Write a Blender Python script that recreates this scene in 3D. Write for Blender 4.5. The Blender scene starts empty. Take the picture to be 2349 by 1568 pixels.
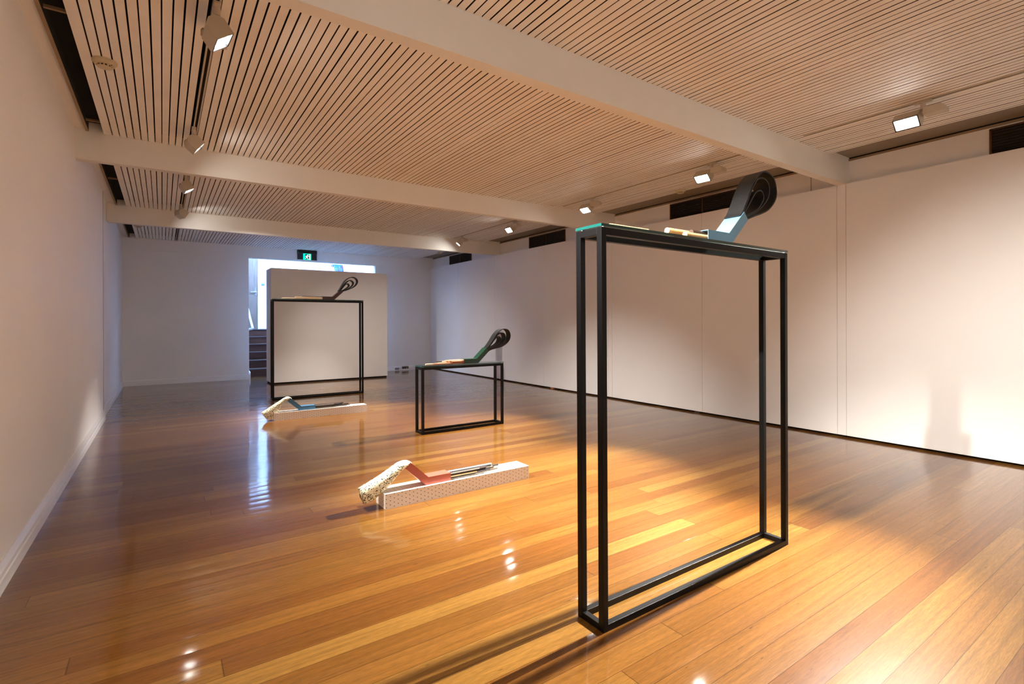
import bpy, bmesh, math, random
from mathutils import Vector, Matrix
random.seed(11)
scn = bpy.context.scene
C = scn.collection

# ------------------------------------------------------------------ materials
def S(r, g, b):
    f = lambda c: (c/255/12.92) if c/255 <= 0.04045 else ((c/255+0.055)/1.055)**2.4
    return (f(r), f(g), f(b), 1)

def new_mat(name):
    m = bpy.data.materials.new(name); m.use_nodes = True
    nt = m.node_tree; nt.nodes.clear()
    out = nt.nodes.new('ShaderNodeOutputMaterial')
    return m, nt, out

def mat(name, col, rough=0.5, metal=0.0, bump=0.0, bscale=60, vary=0.0, vscale=8, spec=0.5, coat=0.0):
    m, nt, out = new_mat(name)
    N, L = nt.nodes, nt.links
    p = N.new('ShaderNodeBsdfPrincipled')
    p.inputs['Base Color'].default_value = col
    p.inputs['Roughness'].default_value = rough
    p.inputs['Metallic'].default_value = metal
    p.inputs['Specular IOR Level'].default_value = spec
    p.inputs['Coat Weight'].default_value = coat
    L.new(p.outputs[0], out.inputs[0])
    tc = N.new('ShaderNodeTexCoord')
    if vary:
        n = N.new('ShaderNodeTexNoise'); n.inputs['Scale'].default_value = vscale; n.inputs['Detail'].default_value = 4
        L.new(tc.outputs['Object'], n.inputs['Vector'])
        r = N.new('ShaderNodeMapRange'); r.inputs['From Min'].default_value = .3; r.inputs['From Max'].default_value = .7
        r.inputs['To Min'].default_value = 1-vary; r.inputs['To Max'].default_value = 1+vary
        L.new(n.outputs['Fac'], r.inputs['Value'])
        mx = N.new('ShaderNodeVectorMath'); mx.operation = 'SCALE'
        mx.inputs[0].default_value = col[:3]; L.new(r.outputs[0], mx.inputs['Scale'])
        L.new(mx.outputs[0], p.inputs['Base Color'])
    if bump:
        n = N.new('ShaderNodeTexNoise'); n.inputs['Scale'].default_value = bscale; n.inputs['Detail'].default_value = 3
        L.new(tc.outputs['Object'], n.inputs['Vector'])
        b = N.new('ShaderNodeBump'); b.inputs['Strength'].default_value = bump; b.inputs['Distance'].default_value = .002
        L.new(n.outputs['Fac'], b.inputs['Height']); L.new(b.outputs[0], p.inputs['Normal'])
    return m

def emat(name, col, strength):
    m, nt, out = new_mat(name)
    e = nt.nodes.new('ShaderNodeEmission'); e.inputs[0].default_value = col; e.inputs[1].default_value = strength
    nt.links.new(e.outputs[0], out.inputs[0]); return m

def math_node(nt, op, a, b=None, c=None):
    n = nt.nodes.new('ShaderNodeMath'); n.operation = op
    for i, v in enumerate((a, b, c)):
        if v is None: continue
        if isinstance(v, (int, float)): n.inputs[i].default_value = v
        else: nt.links.new(v, n.inputs[i])
    return n.outputs[0]

def wood_floor():
    m, nt, out = new_mat('varnished_floorboards'); N, L = nt.nodes, nt.links
    M = lambda *a: math_node(nt, *a)
    tc = N.new('ShaderNodeTexCoord'); sp = N.new('ShaderNodeSeparateXYZ'); L.new(tc.outputs['Object'], sp.inputs[0])
    x, y = sp.outputs[0], sp.outputs[1]
    W = 0.098
    yy = M('DIVIDE', M('ADD', y, 20*W-0.444), W)
    row = M('FLOOR', yy); fy = M('SUBTRACT', yy, row)
    wn = N.new('ShaderNodeTexWhiteNoise'); wn.noise_dimensions = '1D'; L.new(row, wn.inputs['W'])
    LEN = 3.1
    xx = M('DIVIDE', M('ADD', M('ADD', x, 40), M('MULTIPLY', wn.outputs['Value'], 7.7)), LEN)
    # uneven board lengths: shift the joint with a second random
    seg = M('FLOOR', xx); fx = M('SUBTRACT', xx, seg)
    cv = N.new('ShaderNodeCombineXYZ'); L.new(row, cv.inputs[0]); L.new(seg, cv.inputs[1])
    w2 = N.new('ShaderNodeTexWhiteNoise'); w2.noise_dimensions = '3D'; L.new(cv.outputs[0], w2.inputs['Vector'])
    r1 = w2.outputs['Value']
    sc = N.new('ShaderNodeSeparateColor'); L.new(w2.outputs['Color'], sc.inputs[0]); r2 = sc.outputs[1]; r3 = sc.outputs[2]
    ramp = N.new('ShaderNodeValToRGB'); L.new(r1, ramp.inputs[0])
    cr = ramp.color_ramp; cr.elements[0].position = 0; cr.elements[0].color = FLOOR_COLS[0]
    cr.elements[1].position = 1; cr.elements[1].color = FLOOR_COLS[-1]
    for i, c in enumerate(FLOOR_COLS[1:-1]):
        e = cr.elements.new((i+1)/(len(FLOOR_COLS)-1)); e.color = c
    # grain, stretched along each board
    gv = N.new('ShaderNodeCombineXYZ')
    L.new(M('ADD', M('MULTIPLY', x, 1.2), M('MULTIPLY', r2, 37)), gv.inputs[0]); L.new(M('ADD', M('MULTIPLY', y, 38), M('MULTIPLY', r3, 51)), gv.inputs[1])
    g = N.new('ShaderNodeTexNoise'); g.inputs['Scale'].default_value = 1.6; g.inputs['Detail'].default_value = 7; g.inputs['Roughness'].default_value = .62
    g.inputs['Distortion'].default_value = .5
    L.new(gv.outputs[0], g.inputs['Vector'])
    gf = N.new('ShaderNodeTexNoise'); gf.inputs['Scale'].default_value = 9; gf.inputs['Detail'].default_value = 3
    gv2 = N.new('ShaderNodeCombineXYZ'); L.new(M('MULTIPLY', x, 3), gv2.inputs[0]); L.new(M('MULTIPLY', y, 90), gv2.inputs[1]); L.new(r2, gv2.inputs[2])
    L.new(gv2.outputs[0], gf.inputs['Vector'])
    val = M('MULTIPLY', M('ADD', .26, M('MULTIPLY', g.outputs['Fac'], .92)), M('ADD', .22, M('MULTIPLY', gf.outputs['Fac'], .98)))
    val = M('MULTIPLY', M('MAXIMUM', val, .12), .55)
    # worn dark specks and gum veins
    sv = N.new('ShaderNodeCombineXYZ'); L.new(M('MULTIPLY', x, 14), sv.inputs[0]); L.new(M('MULTIPLY', y, 70), sv.inputs[1])
    sn = N.new('ShaderNodeTexNoise'); sn.inputs['Scale'].default_value = 1.0; sn.inputs['Detail'].default_value = 2; L.new(sv.outputs[0], sn.inputs['Vector'])
    speck = N.new('ShaderNodeMapRange'); speck.inputs['From Min'].default_value = .71; speck.inputs['From Max'].default_value = .77
    speck.inputs['To Min'].default_value = 1; speck.inputs['To Max'].default_value = .45; L.new(sn.outputs['Fac'], speck.inputs['Value'])
    val = M('MULTIPLY', val, speck.outputs[0])
    # seams between boards and at butt joints
    ey = M('MINIMUM', fy, M('SUBTRACT', 1, fy)); ex = M('MINIMUM', fx, M('SUBTRACT', 1, fx))
    sy = N.new('ShaderNodeMapRange'); sy.inputs['From Min'].default_value = .003; sy.inputs['From Max'].default_value = .014
    sy.inputs['To Min'].default_value = .3; L.new(ey, sy.inputs['Value'])
    sx = N.new('ShaderNodeMapRange'); sx.inputs['From Min'].default_value = .0003; sx.inputs['From Max'].default_value = .0009
    sx.inputs['To Min'].default_value = .45; L.new(ex, sx.inputs['Value'])
    val = M('MULTIPLY', val, M('MULTIPLY', sy.outputs[0], sx.outputs[0]))
    vm = N.new('ShaderNodeVectorMath'); vm.operation = 'SCALE'; L.new(ramp.outputs[0], vm.inputs[0]); L.new(val, vm.inputs['Scale'])
    p = N.new('ShaderNodeBsdfPrincipled'); L.new(vm.outputs[0], p.inputs['Base Color'])
    p.inputs['Roughness'].default_value = .34
    p.inputs['Specular IOR Level'].default_value = .08
    p.inputs['Coat Weight'].default_value = .9; p.inputs['Coat IOR'].default_value = 1.5
    # coat gloss wears near the entrance end of the room
    wr = N.new('ShaderNodeTexNoise'); wr.inputs['Scale'].default_value = 1.3; wr.inputs['Detail'].default_value = 5; L.new(tc.outputs['Object'], wr.inputs['Vector'])
    cr_ = N.new('ShaderNodeMapRange'); cr_.inputs['From Min'].default_value = .35; cr_.inputs['From Max'].default_value = .7
    cr_.inputs['To Min'].default_value = .05; cr_.inputs['To Max'].default_value = .12; L.new(wr.outputs['Fac'], cr_.inputs['Value'])
    L.new(cr_.outputs[0], p.inputs['Coat Roughness'])
    # each board is slightly cupped and tilted
    cup = M('MULTIPLY', M('POWER', M('SUBTRACT', fy, .5), 2), -1.2)
    tilt = M('MULTIPLY', M('SUBTRACT', fy, .5), M('MULTIPLY', M('SUBTRACT', r2, .5), .6))
    wv = N.new('ShaderNodeTexNoise'); wv.inputs['Scale'].default_value = 5; wv.inputs['Detail'].default_value = 2; L.new(tc.outputs['Object'], wv.inputs['Vector'])
    h = M('ADD', M('ADD', cup, tilt), M('ADD', M('MULTIPLY', wv.outputs['Fac'], .7), M('MULTIPLY', g.outputs['Fac'], .04)))
    b = N.new('ShaderNodeBump'); b.inputs['Strength'].default_value = 1; b.inputs['Distance'].default_value = .0011
    L.new(h, b.inputs['Height']); L.new(b.outputs[0], p.inputs['Normal']); L.new(b.outputs[0], p.inputs['Coat Normal'])
    L.new(p.outputs[0], out.inputs[0]); return m

def plain_wood(name, c1, c2, axis=0, rough=.45, scale=1.0):
    m, nt, out = new_mat(name); N, L = nt.nodes, nt.links
    tc = N.new('ShaderNodeTexCoord'); mp = N.new('ShaderNodeMapping'); L.new(tc.outputs['Object'], mp.inputs['Vector'])
    s = [60*scale]*3; s[axis] = 3*scale; mp.inputs['Scale'].default_value = s
    n = N.new('ShaderNodeTexNoise'); n.inputs['Scale'].default_value = 1; n.inputs['Detail'].default_value = 5; L.new(mp.outputs[0], n.inputs['Vector'])
    r = N.new('ShaderNodeValToRGB'); r.color_ramp.elements[0].position = .3; r.color_ramp.elements[1].position = .7
    r.color_ramp.elements[0].color = c1; r.color_ramp.elements[1].color = c2; L.new(n.outputs['Fac'], r.inputs[0])
    p = N.new('ShaderNodeBsdfPrincipled'); p.inputs['Roughness'].default_value = rough; L.new(r.outputs[0], p.inputs['Base Color'])
    L.new(p.outputs[0], out.inputs[0]); return m

def pegboard():
    m, nt, out = new_mat('perforated_white_board'); N, L = nt.nodes, nt.links
    M = lambda *a: math_node(nt, *a)
    tc = N.new('ShaderNodeTexCoord'); sp = N.new('ShaderNodeSeparateXYZ'); L.new(tc.outputs['Object'], sp.inputs[0])
    ge = N.new('ShaderNodeNewGeometry'); sn = N.new('ShaderNodeSeparateXYZ'); L.new(ge.outputs['True Normal'], sn.inputs[0])
    nx = M('GREATER_THAN', M('ABSOLUTE', sn.outputs[0]), .7); nz = M('GREATER_THAN', M('ABSOLUTE', sn.outputs[2]), .7)
    def mixv(a, b, f): return M('ADD', M('MULTIPLY', a, M('SUBTRACT', 1, f)), M('MULTIPLY', b, f))
    u = mixv(sp.outputs[0], sp.outputs[1], nx)
    v = mixv(sp.outputs[2], sp.outputs[1], nz)
    P = .0245
    def dots(ou, ov):
        a = M('DIVIDE', M('ADD', M('ADD', u, 5.0), ou), P*2); a = M('SUBTRACT', M('SUBTRACT', a, M('FLOOR', a)), .5)
        b = M('DIVIDE', M('ADD', M('ADD', v, 5.0), ov), P); b = M('SUBTRACT', M('SUBTRACT', b, M('FLOOR', b)), .5)
        a = M('MULTIPLY', a, 2*P); b = M('MULTIPLY', b, P)
        return M('LESS_THAN', M('SQRT', M('ADD', M('MULTIPLY', a, a), M('MULTIPLY', b, b))), .0027)
    d = M('MAXIMUM', dots(0, .0), dots(P, P/2))
    mx = N.new('ShaderNodeMix'); mx.data_type = 'RGBA'; L.new(d, mx.inputs['Factor'])
    mx.inputs['A'].default_value = S(238, 232, 226); mx.inputs['B'].default_value = S(34, 22, 16)
    p = N.new('ShaderNodeBsdfPrincipled'); p.inputs['Roughness'].default_value = .35; L.new(mx.outputs['Result'], p.inputs['Base Color'])
    L.new(p.outputs[0], out.inputs[0]); return m

def chip_foam():
    m, nt, out = new_mat('chip_foam'); N, L = nt.nodes, nt.links
    M = lambda *a: math_node(nt, *a)
    tc = N.new('ShaderNodeTexCoord'); mp = N.new('ShaderNodeMapping'); L.new(tc.outputs['Object'], mp.inputs['Vector']); mp.inputs['Scale'].default_value = (.8, 1.3, 1.7)
    mp.inputs['Rotation'].default_value = (0, .6, 0)
    nz = N.new('ShaderNodeTexNoise'); nz.inputs['Scale'].default_value = 60; L.new(mp.outputs[0], nz.inputs['Vector'])
    ad = N.new('ShaderNodeVectorMath'); ad.operation = 'MULTIPLY_ADD'; L.new(nz.outputs['Color'], ad.inputs[0]); ad.inputs[1].default_value = (.012,)*3; L.new(mp.outputs[0], ad.inputs[2])
    v = N.new('ShaderNodeTexVoronoi'); v.inputs['Scale'].default_value = 104; L.new(ad.outputs[0], v.inputs['Vector'])
    sc = N.new('ShaderNodeSeparateColor'); L.new(v.outputs['Color'], sc.inputs[0])
    near = M('LESS_THAN', v.outputs['Distance'], .47)
    dark = M('MULTIPLY', near, M('GREATER_THAN', sc.outputs[0], .5)); grey = M('MULTIPLY', near, M('LESS_THAN', sc.outputs[0], .14))
    a = N.new('ShaderNodeMix'); a.data_type = 'RGBA'; L.new(grey, a.inputs['Factor']); a.inputs['A'].default_value = S(238, 232, 200); a.inputs['B'].default_value = S(150, 156, 138)
    b = N.new('ShaderNodeMix'); b.data_type = 'RGBA'; L.new(dark, b.inputs['Factor']); L.new(a.outputs['Result'], b.inputs['A']); b.inputs['B'].default_value = S(44, 50, 44)
    p = N.new('ShaderNodeBsdfPrincipled'); p.inputs['Roughness'].default_value = .9; L.new(b.outputs['Result'], p.inputs['Base Color'])
    bm = N.new('ShaderNodeBump'); bm.inputs['Strength'].default_value = .6; bm.inputs['Distance'].default_value = .002; L.new(v.outputs['Distance'], bm.inputs['Height']); L.new(bm.outputs[0], p.inputs['Normal'])
    L.new(p.outputs[0], out.inputs[0]); return m

def glass_mat():
    """thin clear sheet: most light passes straight through, the rest mirrors by Fresnel"""
    m, nt, out = new_mat('clear_glass_sheet'); N, L = nt.nodes, nt.links
    t = N.new('ShaderNodeBsdfTransparent'); t.inputs[0].default_value = (.90, .97, .94, 1)
    g = N.new('ShaderNodeBsdfGlossy'); g.inputs['Roughness'].default_value = .16; g.inputs[0].default_value = (1, 1, 1, 1)
    f = N.new('ShaderNodeFresnel'); ge = N.new('ShaderNodeNewGeometry')
    L.new(math_node(nt, 'SUBTRACT', 1.75, math_node(nt, 'MULTIPLY', ge.outputs['Backfacing'], 1.18)), f.inputs[0])
    x = N.new('ShaderNodeMixShader'); L.new(f.outputs[0], x.inputs[0]); L.new(t.outputs[0], x.inputs[1]); L.new(g.outputs[0], x.inputs[2])
    L.new(x.outputs[0], out.inputs[0]); return m

FLOOR_COLS = [S(172, 104, 44), S(214, 148, 64), S(194, 124, 52), S(230, 166, 78), S(206, 136, 58), S(182, 112, 47), S(220, 154, 70)]
MT = dict(
    wall=mat('white_wall_paint', S(240, 237, 233), .62, bump=.12, bscale=9, vary=.012, vscale=2.2),
    slat=mat('white_ceiling_paint', S(242, 237, 229), .62, bump=.1, bscale=30, vary=.03, vscale=5),
    beam=mat('beam_paint', S(234, 231, 224), .6, bump=.15, bscale=20, vary=.01),
    base=mat('gloss_white_skirting', S(236, 234, 232), .3),
    black=mat('black_cavity', (.004, .004, .004, 1), .9),
    dark=mat('dark_brown_batten', S(60, 48, 38), .8),
    ply=mat('raw_wall_edge', S(150, 128, 100), .8, vary=.1),
    soffit=mat('grey_plasterboard', S(150, 140, 128), .8, vary=.04),
    brass=mat('bronze_grille', S(96, 66, 32), .45, metal=.6),
    steel=mat('black_powdercoat', S(7, 7, 8), .42, bump=.15, bscale=220, spec=.22),
    rubber=mat('black_rubber', S(24, 26, 27), .55, bump=.9, bscale=420, vary=.35, vscale=260),
    lampbody=mat('lamp_grey_white', S(196, 186, 168), .45),
    lampblack=mat('lamp_black_rim', S(14, 14, 15), .4),
    lens=emat('lamp_lens', (1, .96, .9, 1), 45),
    plastic=mat('detector_plastic', S(206, 192, 160), .5),
    darkplastic=mat('dark_plastic', S(40, 34, 28), .5),
    blue=mat('pale_blue_sheet_metal', S(118, 172, 206), .38),
    green=mat('dark_green_sheet_metal', S(16, 56, 40), .4),
    brown=mat('aubergine_sheet_metal', S(66, 42, 40), .4),
    red=mat('terracotta_sheet_metal', S(172, 88, 72), .4),
    teal=mat('petrol_blue_sheet_metal', S(58, 110, 148), .4),
    pine=plain_wood('pale_pine', S(214, 172, 112), S(232, 196, 140)),
    walnut=plain_wood('dark_walnut', S(48, 34, 26), S(70, 50, 36)),
    copper=plain_wood('red_meranti', S(158, 92, 58), S(186, 116, 76)),
    cream=plain_wood('cream_beech', S(222, 190, 150), S(236, 208, 170)),
    blackrod=mat('black_rod', S(30, 26, 24), .4),
    whiterod=mat('white_rod', S(230, 228, 224), .4),
    greyrod=mat('grey_rod', S(128, 122, 112), .4),
    pad=mat('clear_pad', S(225, 228, 230), .15),
    peg=pegboard(), foam=chip_foam(), glass=glass_mat(), glassedge=mat('green_glass_edge', S(10, 66, 62), .1, coat=1), floor=None,
    stairwood=plain_wood('dark_stair_timber', S(58, 30, 18), S(84, 46, 28), rough=.7),
    nosing=mat('stair_nosing', S(90, 90, 96), .35),
    doorwood=plain_wood('grey_oak_door', S(96, 82, 72), S(124, 108, 96), axis=2),
    chrome=mat('satin_chrome', S(200, 204, 210), .25, metal=1),
    hallwhite=mat('hall_white_paint', S(236, 238, 240), .5),
    signblack=mat('sign_black', S(16, 16, 18), .35),
    smoke=mat('smoked_acrylic', S(52, 58, 58), .2),
    signgreen=emat('sign_green_lit', (0.0, .78, .48, 1), 1.25),
    signwhite=emat('sign_white_lit', (.62, 1, .86, 1), 1.5),
    signdark=mat('sign_dark_green', S(6, 50, 42), .4),
    hose=mat('blue_hose', S(10, 92, 190), .35),
    flangew=mat('reel_white_flange', S(200, 190, 236), .4),
    flangem=mat('reel_magenta_flange', S(206, 40, 150), .4),
    outlet=mat('outlet_grey', S(140, 134, 130), .5),
    yellow=mat('yellow_plug', S(122, 108, 20), .5),
)
MT['floor'] = wood_floor()

# ------------------------------------------------------------------ mesh helpers
def obj(name, bm, m, parent=None, smooth=False, bevel=0.0, seg=2):
    me = bpy.data.meshes.new(name)
    bm.normal_update()
    bm.to_mesh(me); bm.free()
    for k in (m if isinstance(m, (list, tuple)) else [m]): me.materials.append(MT[k] if isinstance(k, str) else k)
    if smooth:
        for p in me.polygons: p.use_smooth = True
    o = bpy.data.objects.new(name, me); C.objects.link(o)
    if parent is not None: o.parent = parent
    if bevel:
        b = o.modifiers.new('bevel', 'BEVEL'); b.width = bevel; b.segments = seg; b.limit_method = 'ANGLE'; b.angle_limit = math.radians(40)
    return o

def box(bm, x0, x1, y0, y1, z0, z1, mi=0, M=None):
    vs = [bm.verts.new((x, y, z)) for x in (x0, x1) for y in (y0, y1) for z in (z0, z1)]
    if M is not None:
        for v in vs: v.co = M @ v.co
    for q in ((0, 1, 3, 2), (4, 6, 7, 5), (0, 4, 5, 1), (2, 3, 7, 6), (0, 2, 6, 4), (1, 5, 7, 3)):
        f = bm.faces.new([vs[i] for i in q]); f.material_index = mi
    return vs

def prism(bm, pts, y0, y1, mi=0, plane='xz'):
    """pts in XZ (or XY), extruded along the third axis"""
    mk = (lambda a, b, t: (a, t, b)) if plane == 'xz' else ((lambda a, b, t: (a, b, t)) if plane == 'xy' else (lambda a, b, t: (t, a, b)))
    A = [bm.verts.new(mk(a, b, y0)) for a, b in pts]; B = [bm.verts.new(mk(a, b, y1)) for a, b in pts]
    n = len(pts)
    fs = [bm.faces.new(A), bm.faces.new(B[::-1])]
    for i in range(n): fs.append(bm.faces.new((A[i], B[i], B[(i+1) % n], A[(i+1) % n])))
    for f in fs: f.material_index = mi
    bmesh.ops.recalc_face_normals(bm, faces=fs)

def cyl(bm, p0, p1, r, n=20, mi=0, r2=None):
    p0, p1 = Vector(p0), Vector(p1); d = p1-p0
    q = d.to_track_quat('Z', 'Y').to_matrix()
    r2 = r if r2 is None else r2
    A, B = [], []
    for i in range(n):
        a = 2*math.pi*i/n; e = q @ Vector((math.cos(a), math.sin(a), 0))
        A.append(bm.verts.new(p0+e*r)); B.append(bm.verts.new(p1+e*r2))
    fs = [bm.faces.new(A[::-1]), bm.faces.new(B)]
    for i in range(n): fs.append(bm.faces.new((A[i], A[(i+1) % n], B[(i+1) % n], B[i])))
    for f in fs: f.material_index = mi
    return fs

def tube(bm, pts, r, n=10, mi=0):
    rings = []
    for i, p in enumerate(pts):
        d = (Vector(pts[min(i+1, len(pts)-1)])-Vector(pts[max(i-1, 0)])).normalized()
        q = d.to_track_quat('Z', 'Y').to_matrix()
        rings.append([bm.verts.new(Vector(p)+q @ Vector((math.cos(2*math.pi*k/n)*r, math.sin(2*math.pi*k/n)*r, 0))) for k in range(n)])
    fs = [bm.faces.new(rings[0][::-1]), bm.faces.new(rings[-1])]
    for a, b in zip(rings, rings[1:]):
        for k in range(n): fs.append(bm.faces.new((a[k], a[(k+1) % n], b[(k+1) % n], b[k])))
    for f in fs: f.material_index = mi

def spline(pts, k=6, closed=False):
    P = [Vector((a, b)) for a, b in pts]; out = []
    n = len(P); rng = range(n if closed else n-1)
    for i in rng:
        p0 = P[(i-1) % n] if (closed or i > 0) else P[0]*2-P[1]
        p1 = P[i]; p2 = P[(i+1) % n]; p3 = P[(i+2) % n] if (closed or i+2 < n) else P[-1]*2-P[-2]
        for j in range(k):
            t = j/k
            out.append(.5*((2*p1)+(p2-p0)*t+(2*p0-5*p1+4*p2-p3)*t*t+(3*p1-p0-3*p2+p3)*t**3))
    if not closed: out.append(P[-1])
    return out

def ribbon(bm, path, th, y0, y1, mi=0):
    """strip following a path in XZ, thickness th, width y0..y1"""
    n = len(path); inn, outt = [], []
    for i, p in enumerate(path):
        d = (path[min(i+1, n-1)]-path[max(i-1, 0)]).normalized(); nn = Vector((-d.y, d.x))
        inn.append(p+nn*th/2); outt.append(p-nn*th/2)
    V = []
    for a, b in zip(inn, outt):
        V.append([bm.verts.new((a.x, y0, a.y)), bm.verts.new((b.x, y0, b.y)), bm.verts.new((b.x, y1, b.y)), bm.verts.new((a.x, y1, a.y))])
    fs = [bm.faces.new(V[0]), bm.faces.new(V[-1][::-1])]
    for a, b in zip(V, V[1:]):
        for k in range(4): fs.append(bm.faces.new((a[k], b[k], b[(k+1) % 4], a[(k+1) % 4])))
    bmesh.ops.recalc_face_normals(bm, faces=fs)

def tag(o, label, cat, group=None, kind=None):
    if label: o['label'] = label
    if cat: o['category'] = cat
    if group: o['group'] = group
    if kind: o['kind'] = kind
    return o
def struct(name, bm, m, label=None, **kw):
    o = obj(name, bm, m, **kw); o['kind'] = 'structure'
    if label: o['label'] = label
    return o
def empty(name, loc=(0, 0, 0), rz=0.0):
    o = bpy.data.objects.new(name, None); C.objects.link(o); o.location = loc; o.rotation_euler = (0, 0, rz); o.empty_display_size = .1
    return o
B = bmesh.new

# ------------------------------------------------------------------ dimensions (metres)
XW = -0.56; XR = 5.323; XU = 5.40; YB = 11.205; YF = -3.95
ZC = 2.62; ZS = 2.398; BW = 0.078
BEAMS = [-3.901, -0.864, 2.173, 5.210, 8.247]
SL0, SL1 = -0.383, 4.995            # slatted field
OX0, OX1, OZ = 1.403, 3.962, 2.40   # opening in back wall

# floor
bm = B(); box(bm, -0.75, 5.75, YF, 11.65, -.12, 0); struct('floor', bm, 'floor', 'polished hardwood strip floor of the gallery')

# ceiling: backing + slats between the beams, the slots for the lighting tracks left open
bm = B()
box(bm, SL0-.10, SL1+.0, YF, YB, ZC+.075, ZC+.10, mi=1)
box(bm, SL1, 5.46, YF, YB, ZC+.035, ZC+.06, mi=2)                 # plasterboard strip by the right wall
box(bm, SL1-.004, SL1+.004, YF, YB, ZC, ZC+.036, mi=0)
box(bm, XW-.06, SL0-.11, YF, YB, ZC+.02, ZC+.04, mi=4)           # ledge along the left wall
box(bm, SL0-.112, SL0-.094, YF, YB, ZC+.0, ZC+.004, mi=3)
box(bm, SL0-.112, SL0-.094, YF, YB, ZC+.004, ZC+.08, mi=1)
box(bm, SL0-.105, SL0-.095, YF, YB, ZC+.02, ZC+.1, mi=1)
pitch = .0469
bounds = sorted([YF]+[b for y in BEAMS for b in (y, y+BW)]+[YB])
bays = [(a, b) for a, b in zip(bounds, bounds[1:]) if b-a > .5]
def slat(x0, x1, a, b, z):
    # paint on face only; black long edges are the gaps' shade put into colour
    box(bm, x0, x1, a, b, z, z+.0006)
    box(bm, x0+.0001, x1-.0001, a, b, z+.0006, z+.02, mi=1)
lines = [-0.328+pitch*i for i in range(-1, 114)]
for (a, b) in bays:
    prev = SL0
    for i, lx in enumerate(lines):
        if lx < SL0+.02 or lx > SL1-.02: continue
        g = random.uniform(.0056, .0088)
        x0, x1 = prev, lx-g/2
        prev = lx+g/2
        inL = (.185 < (x0+x1)/2 < .252)
        inR = (4.30 < (x0+x1)/2 < 4.362) and a > -4 and b < 9
        if inR: slat(x0+.0002, x1, b-.094, b, ZC+dz)
        if inL or inR: continue
        dz = random.uniform(-.0006, .0006)
        slat(x0+.0002, x1, a, b, ZC+dz)
    slat(prev, SL1-.004, a, b, ZC)
ceil = struct('ceiling', bm, ['slat', 'black', 'soffit', 'ply', 'wall'], 'white slatted ceiling with thin black gaps')
# battens crossing the dark slot by the left wall
for k, yy in enumerate((0.6, 1.15, 3.35, 5.03, 6.92, 9.4)):
    bm = B(); box(bm, -.478, -.385, yy-.008, yy+.008, ZC+.03, ZC+.045); struct('trim_%d' % (20+k), bm, 'ply', 'thin batten crossing the dark slot at the left edge of the ceiling')

# beams
for i, y in enumerate(BEAMS):
    bm = B(); c = .014
    pts = [(XW-.02, ZC+.08), (XW-.02, ZS+c), (XW-.02+c, ZS), (XR+.001, ZS), (XR+.08, ZS), (XR+.08, ZC+.08)]
    prism(bm, pts, y, y+BW)
    struct('trim_%d' % (i+1), bm, 'beam', 'white painted beam crossing the ceiling')

# left wall: set back a little beyond the control joint
bm = B()
box(bm, XW-.12, XW, YF, 7.47, 0, ZC+.1); box(bm, XW-.12, XW-.022, 7.47, YB+.1, 0, ZC+.1)
struct('wall_left', bm, 'wall', 'long white left wall')
def skirting(name, p0, p1, nrm, hgt=.1, label=None):
    p0 = Vector(p0); p1 = Vector(p1); n = Vector(nrm)
    prof = [(0, 0), (.018, 0), (.018, .052), (.014, .058), (.014, .078), (.004, hgt), (0, hgt)]
    bm = B(); A = [bm.verts.new((p0.x+n.x*a, p0.y+n.y*a, b)) for a, b in prof]; D = [bm.verts.new((p1.x+n.x*a, p1.y+n.y*a, b)) for a, b in prof]
    fs = [bm.faces.new(A), bm.faces.new(D[::-1])]
    for i in range(len(prof)): fs.append(bm.faces.new((A[i], D[i], D[(i+1) % len(prof)], A[(i+1) % len(prof)])))
    bmesh.ops.recalc_face_normals(bm, faces=fs)
    return struct(name, bm, 'base', label)
skirting('baseboard_left', (XW, YF, 0), (XW, 7.49, 0), (1, 0, 0), .112, 'white skirting along the left wall')
skirting('baseboard_left_far', (XW-.022, 7.49, 0), (XW-.022, YB, 0), (1, 0, 0), .112, 'far length of white skirting on the left wall, set back')
bm = B(); box(bm, XW-.03, XW+.0015, 7.462, 7.485, .0, ZC); struct('trim_6', bm, 'soffit', 'grey vertical joint in the left wall')

# back wall with the stair opening; the shallow line at beam height
bm = B(); T = .11
def slab(x0, x1, z0, z1, y=YB): box(bm, x0, x1, y, y+T, z0, z1)
slab(XW-.12, OX0, 0, ZS-.008); slab(OX1, XR+.2, 0, ZS-.008)
slab(XW-.12, XR+.2, ZS, ZC+.1)
box(bm, XW-.12, XR+.2, YB+.004, YB+T, ZS-.01, ZS+.002)
struct('wall_back', bm, 'wall', 'white back wall around the wide stair opening')
skirting('baseboard_back_left', (XW-.02, YB, 0), (OX0, YB, 0), (0, -1, 0), .1, 'white skirting left of the stair opening')
skirting('baseboard_back_right', (OX1, YB, 0), (XR, YB, 0), (0, -1, 0), .1, 'white skirting right of the stair opening')
bm = B(); box(bm, OX0-.004, OX0+.02, YB-.024, YB+.13, 0, .1); struct('trim_7', bm, 'base', 'skirting return at the left side of the stair opening')

# front wall behind the camera
bm = B(); box(bm, XW-.12, 5.6, YF-.1, YF, 0, ZC+.1); struct('wall_front', bm, 'wall', 'white wall at the near end of the gallery')

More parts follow.
